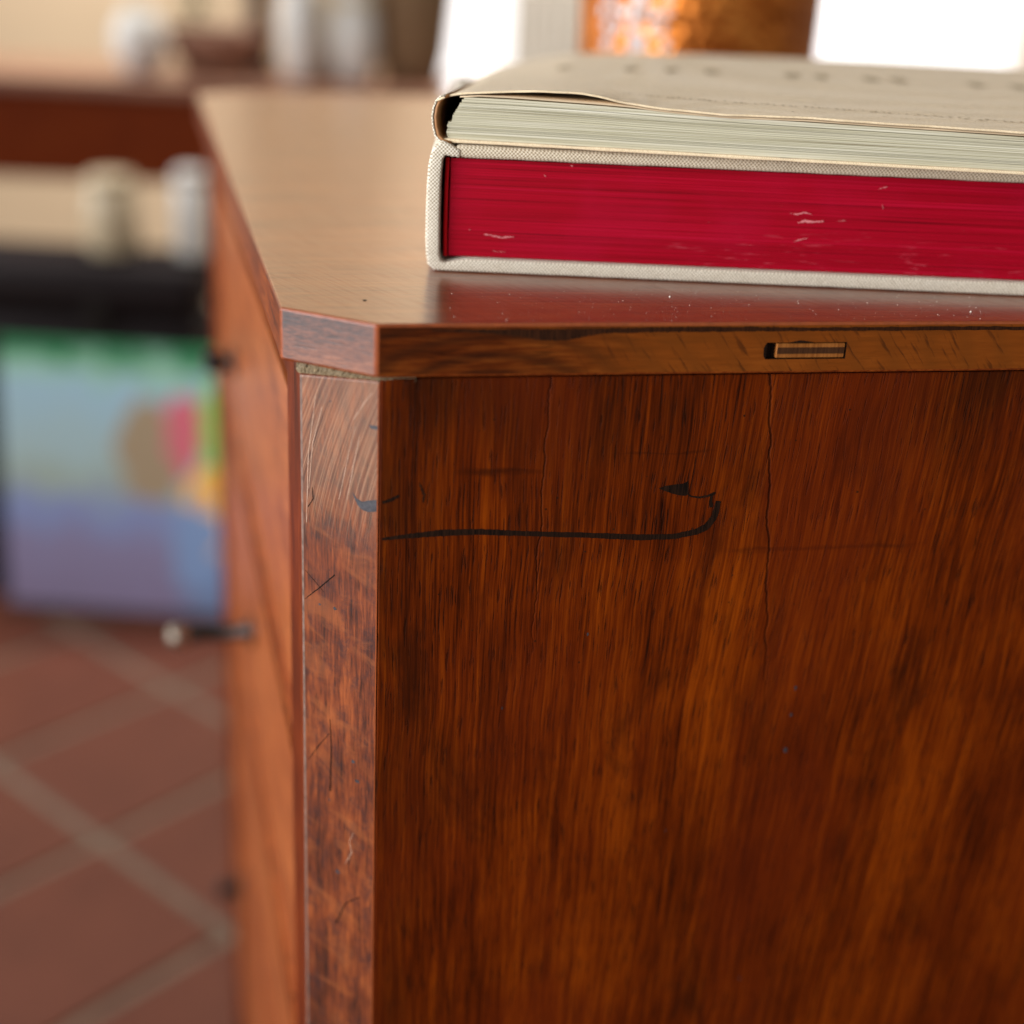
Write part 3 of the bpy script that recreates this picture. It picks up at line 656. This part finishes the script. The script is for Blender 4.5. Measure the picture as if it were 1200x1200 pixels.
scuff([(1015,223),(1025,220)], .0005); scuff([(660,198),(663,199)], .0008); scuff([(631,209),(633,211)], .0007); scuff([(1022,241),(1024,247)], .0004); scuff([(547,273),(549,274)], .0006)
o = flat('scuff', bm, M_scuff, B1)

# upper book
A2 = R(-3.5)
B2 = thing('book', 'worn old book with buff cover and greenish pages lying on the crimson-edged book', 'book', (-.043, .682, ZT+.0607), A2, group='two books stacked on the chest')
L2, W2 = .35, .372; ZB = .0607
near = [(-.0012, .0800), (.0040, .0822), (.0107, .0836), (.0257, .0850), (.0454, .0866), (.0650, .0867), (.0749, .0855), (.0848, .0834), (.1025, .0818), (.1319, .0806), (.1706, .0812), (.2091, .0806), (.38, .079)]
far = [(-.0012, .0690), (.02, .0735), (.05, .0795), (.10, .0825), (.25, .0845), (.38, .0845)]
def lerp(T, x):
    for (a, b), (c, d) in zip(T, T[1:]):
        if x <= c: f = (x-a)/(c-a); f = max(0, f); return b+(d-b)*f
    return T[-1][1]
def ztop(s, t):
    f = max(0, min(1, t/L2)); f0 = f
    # the lifted lip near the corner dies out within a few centimetres
    base = [(-.0012, .0800), (.0107, .0826), (.38, .0812)]
    k = math.exp(-t/.045)
    z0 = lerp(near, s)*k+lerp(base, s)*(1-k)
    return z0*(1-f0)+lerp(far, s)*f0 - ZB
def sheet(fn, ss, ts, th):
    bm = bmesh.new(); g = [[bm.verts.new(fn(s, t)) for s in ss] for t in ts]
    for a, b in zip(g, g[1:]):
        for i in range(len(ss)-1): bm.faces.new((a[i], a[i+1], b[i+1], b[i]))
    return bm
M_cover = cloth('worn_buff_cloth', (.66, .50, .30), (.84, .68, .455), .0011, .8, .25)
ns, nt = 110, 80
ss = [-.0012+(W2+.0012)*i/ns for i in range(ns+1)]; ts = [L2*(i/nt)**1.4 for i in range(nt+1)]
rj = [random.uniform(-.0003, .0003) for _ in range(ns+1)]
def covf(s, t):
    i = min(ns, int((s+.0012)/(W2+.0012)*ns+.5))
    tt = t + (rj[i]+.0006*math.sin(s*90)+.0004*math.sin(s*230))*max(0, 1-t/.01)
    return (s, tt-.0012, ztop(s, t))
o = link_mesh('front_cover', sheet(covf, ss, ts, 0), M_cover, B2, True)
md = o.modifiers.new('thick', 'SOLIDIFY'); md.thickness = .0010; md.offset = -1
# blind-stamped letters on the cover and a row of pin pricks near its front edge: illegible, sunk and dark
M_stamp = simple('stamped_tan', (.52, .41, .25), .8, .2, 300)
bm = bmesh.new()
def stamp(bm, s, t, w_, d_, n=10):
    vs = [bm.verts.new((s+w_*math.cos(6.283*k/n)*random.uniform(.7, 1), t+d_*math.sin(6.283*k/n)*random.uniform(.7, 1), 0)) for k in range(n)]
    for v in vs: v.co.z = ztop(v.co.x, v.co.y+.0012)+.00035
    bm.faces.new(vs)
for s, wd in ((.048, .0045), (.088, .005), (.112, .0055), (.136, .006), (.183, .006), (.200, .005), (.229, .006), (.245, .006), (.29, .006), (.315, .006)):
    t = .205-.0*s
    stamp(bm, s-wd*.35, t, wd*.5, .020); stamp(bm, s+wd*.35, t+.004, wd*.5, .016)
flat('stamped_letters', bm, M_stamp, B2)
bm = bmesh.new()
s = .085
while s < .36:
    stamp(bm, s, .036+.018*(s-.085)/.17*-1+random.uniform(-.002, .002)+.01, random.uniform(.0006, .0014), random.uniform(.0012, .0026), 6); s += random.uniform(.002, .005)
for _ in range(40):
    s = random.uniform(.03, .25); stamp(bm, s, random.uniform(.008, .07), random.uniform(.0003, .0008), random.uniform(.0005, .0014), 5)
flat('cover_specks', bm, M_stamp, B2)
# pages
M_pl = M_oldp
def pagetop(s): return lerp([(.004, .0822), (.0357, .0823), (.0751, .0816), (.132, .0797), (.2095, .0790), (.38, .0765)], s)-ZB-.0008
bm = bmesh.new(); nb = 26; hts = [random.uniform(.35, 1.9) for _ in range(nb)]; tot = sum(hts); acc = 0
for k in range(nb):
    f0 = acc/tot; acc += hts[k]; f1 = acc/tot
    xl = .0040+.006*max(0, (f0-.55)/.45) + (.0022 if f0 > .40 else 0) + random.uniform(-.0003, .0003)
    yj = random.uniform(-.0006, .0006) + .0006*f0
    xs_ = [xl+(W2-.006-xl)*i/16 for i in range(17)]; q = []
    for yy in (yj+.0012, L2-.004):
        pt_ = (lambda x: min(pagetop(x)*.8, ztop(x, L2)-.0028)) if yy > .1 else pagetop
        wob = random.uniform(-.0001, .0001)
        q.append([(bm.verts.new((x, yy+wob*math.sin(x*60+k), .0016+(pt_(x)-.0016)*f0)), bm.verts.new((x, yy+wob*math.sin(x*60+k), .0016+(pt_(x)-.0016)*(f1-.10/nb)))) for x in xs_])
    a, b = q
    for i in range(16):
        bm.faces.new((a[i][0], a[i+1][0], a[i+1][1], a[i][1])); bm.faces.new((a[i][1], a[i+1][1], b[i+1][1], b[i][1])); bm.faces.new((b[i][0], b[i][1], b[i+1][1], b[i+1][0])); bm.faces.new((a[i][0], b[i][0], b[i+1][0], a[i+1][0]))
    bm.faces.new((a[0][0], a[0][1], b[0][1], b[0][0])); bm.faces.new((a[-1][0], b[-1][0], b[-1][1], a[-1][1]))
link_mesh('page_block', bm, M_oldp, B2)
sst = [.0095+(W2-.016)*i/40 for i in range(41)]
o = link_mesh('flyleaf', sheet(lambda s, t: (s, t+.0004, min(pagetop(s)*(1-.2*t/L2)+.0009, ztop(s, t)-.0018)), sst, [L2*i/20*.98 for i in range(21)], 0), M_leafp, B2, True)
md = o.modifiers.new('thick', 'SOLIDIFY'); md.thickness = .0007; md.offset = 0
o = board('back_cover', .001, W2, -.0004, L2, 0, .0016, M_cover, B2, .0007, .0007, 60)
# spine: a thin loose strip, brown paper inside
def spz(t): return 1-.0140/.0205*(t/L2)
so = [(.0045, .0000), (.0005, .0008), (-.0016, .0030), (-.0026, .0070), (-.0028, .0115), (-.0022, .0155), (-.0012, .0185), (.0004, .0204), (.0030, .0212)]
def spine_bm(off, th):
    bm = bmesh.new(); rows = []
    for k in range(21):
        t = L2*k/20
        rows.append([bm.verts.new((x+off+.0002*math.sin(t*40+z*300), t-.0014+.0006*math.sin(z*420) * (k == 0), z*spz(t))) for x, z in so])
    for a, b in zip(rows, rows[1:]):
        for i in range(len(so)-1): bm.faces.new((a[i], a[i+1], b[i+1], b[i]))
    return bm
o = link_mesh('spine', spine_bm(0, 0), M_linen2, B2, True); md = o.modifiers.new('thick', 'SOLIDIFY'); md.thickness = .0009; md.offset = 0
o2 = link_mesh('spine_lining', spine_bm(.0016, 0), M_brownp, B2, True); md = o2.modifiers.new('thick', 'SOLIDIFY'); md.thickness = .0014; md.offset = 0

# ------------------------------------------------------------------ copper pot and crystal stand behind the books
def copper():
    t = NT('hammered_copper'); co = t.coord()
    vo = t.node('ShaderNodeTexVoronoi', feature='F1'); t.put(vo.inputs['Vector'], co); vo.inputs['Scale'].default_value = 110
    f = t.noise(co, 14, 3)
    t.set(Base_Color=t.ramp(f, [(.3, (.34, .085, .013)), (.5, (.58, .18, .03)), (.7, (.78, .30, .06))]), Metallic=.9, Roughness=.36, Normal=t.bump(vo.outputs['Distance'], .6, .004)); return t.m
M_cop = copper()
cp = thing('copper_pot', 'large hammered copper pot standing behind the books', 'pot', (.140, 1.30, ZT+.0003))
link_mesh('body', lathe([(0,.002),(.085,0),(.094,.01),(.102,.06),(.103,.14),(.101,.22),(.103,.225),(.098,.225),(.096,.21),(.096,.02),(0,.012)], 64), M_cop, cp, True)
link_mesh('rim', lathe([(.102,.218),(.107,.222),(.107,.228),(.101,.231),(.097,.226),(.102,.218)], 64), M_cop, cp, True)
tg = NT('crystal'); tg.set(Base_Color=(.97, .98, 1), Roughness=.06, Transmission_Weight=.35, IOR=1.6, Specular_IOR_Level=.8)
cs2 = thing('crystal_stand', 'clear faceted crystal candle stand in front of the copper pot', 'candle stand', (.075, 1.135, ZT+.0003))
link_mesh('base', lathe([(0,0),(.024,0),(.026,.004),(.010,.010),(0,.012)], 12), tg.m, cs2)
bead = None
zz = .014
for ring, (r, n) in enumerate(((.0, 1), (.010, 3), (.018, 4), (.022, 5), (.024, 5), (.024, 6), (.024, 5), (.022, 5), (.024, 6), (.024, 5), (.018, 4), (.012, 3))):
    for i in range(n):
        a = 6.283*i/n+ring*.4
        if bead is None:
            bm = bmesh.new(); bmesh.ops.create_icosphere(bm, subdivisions=1, radius=.0046); bead = link_mesh('bead', bm, tg.m, cs2); b = bead
        else:
            b = bead.copy(); col.objects.link(b); b.parent = cs2
        b.location = (r*math.cos(a), r*math.sin(a), zz+ring*.0112); b.rotation_euler = (random.random()*3, random.random()*3, random.random()*3)
link_mesh('stem', lathe([(0,.012),(.004,.012),(.004,.15),(0,.15)], 10), tg.m, cs2)

# dust and crumbs on the polished top
bm = bmesh.new()
def chest_pt(x, y, z): return Vector((-.0957+x*math.cos(RC)-y*math.sin(RC), .5661+x*math.sin(RC)+y*math.cos(RC), z))
for k in range(170):
    x = random.uniform(.07, .33); y = random.uniform(.004, .062); r = random.choice((.00008, .0001, .0001, .00012, .00015, .00022))
    if k < 2: r = .0005
    bmesh.ops.create_icosphere(bm, subdivisions=1, radius=r, matrix=Matrix.Translation(chest_pt(x, y, ZT+r*.4)))
link_mesh('dust', bm, simple('dust_grain', (.8, .7, .6), .9, .1), kind='stuff')
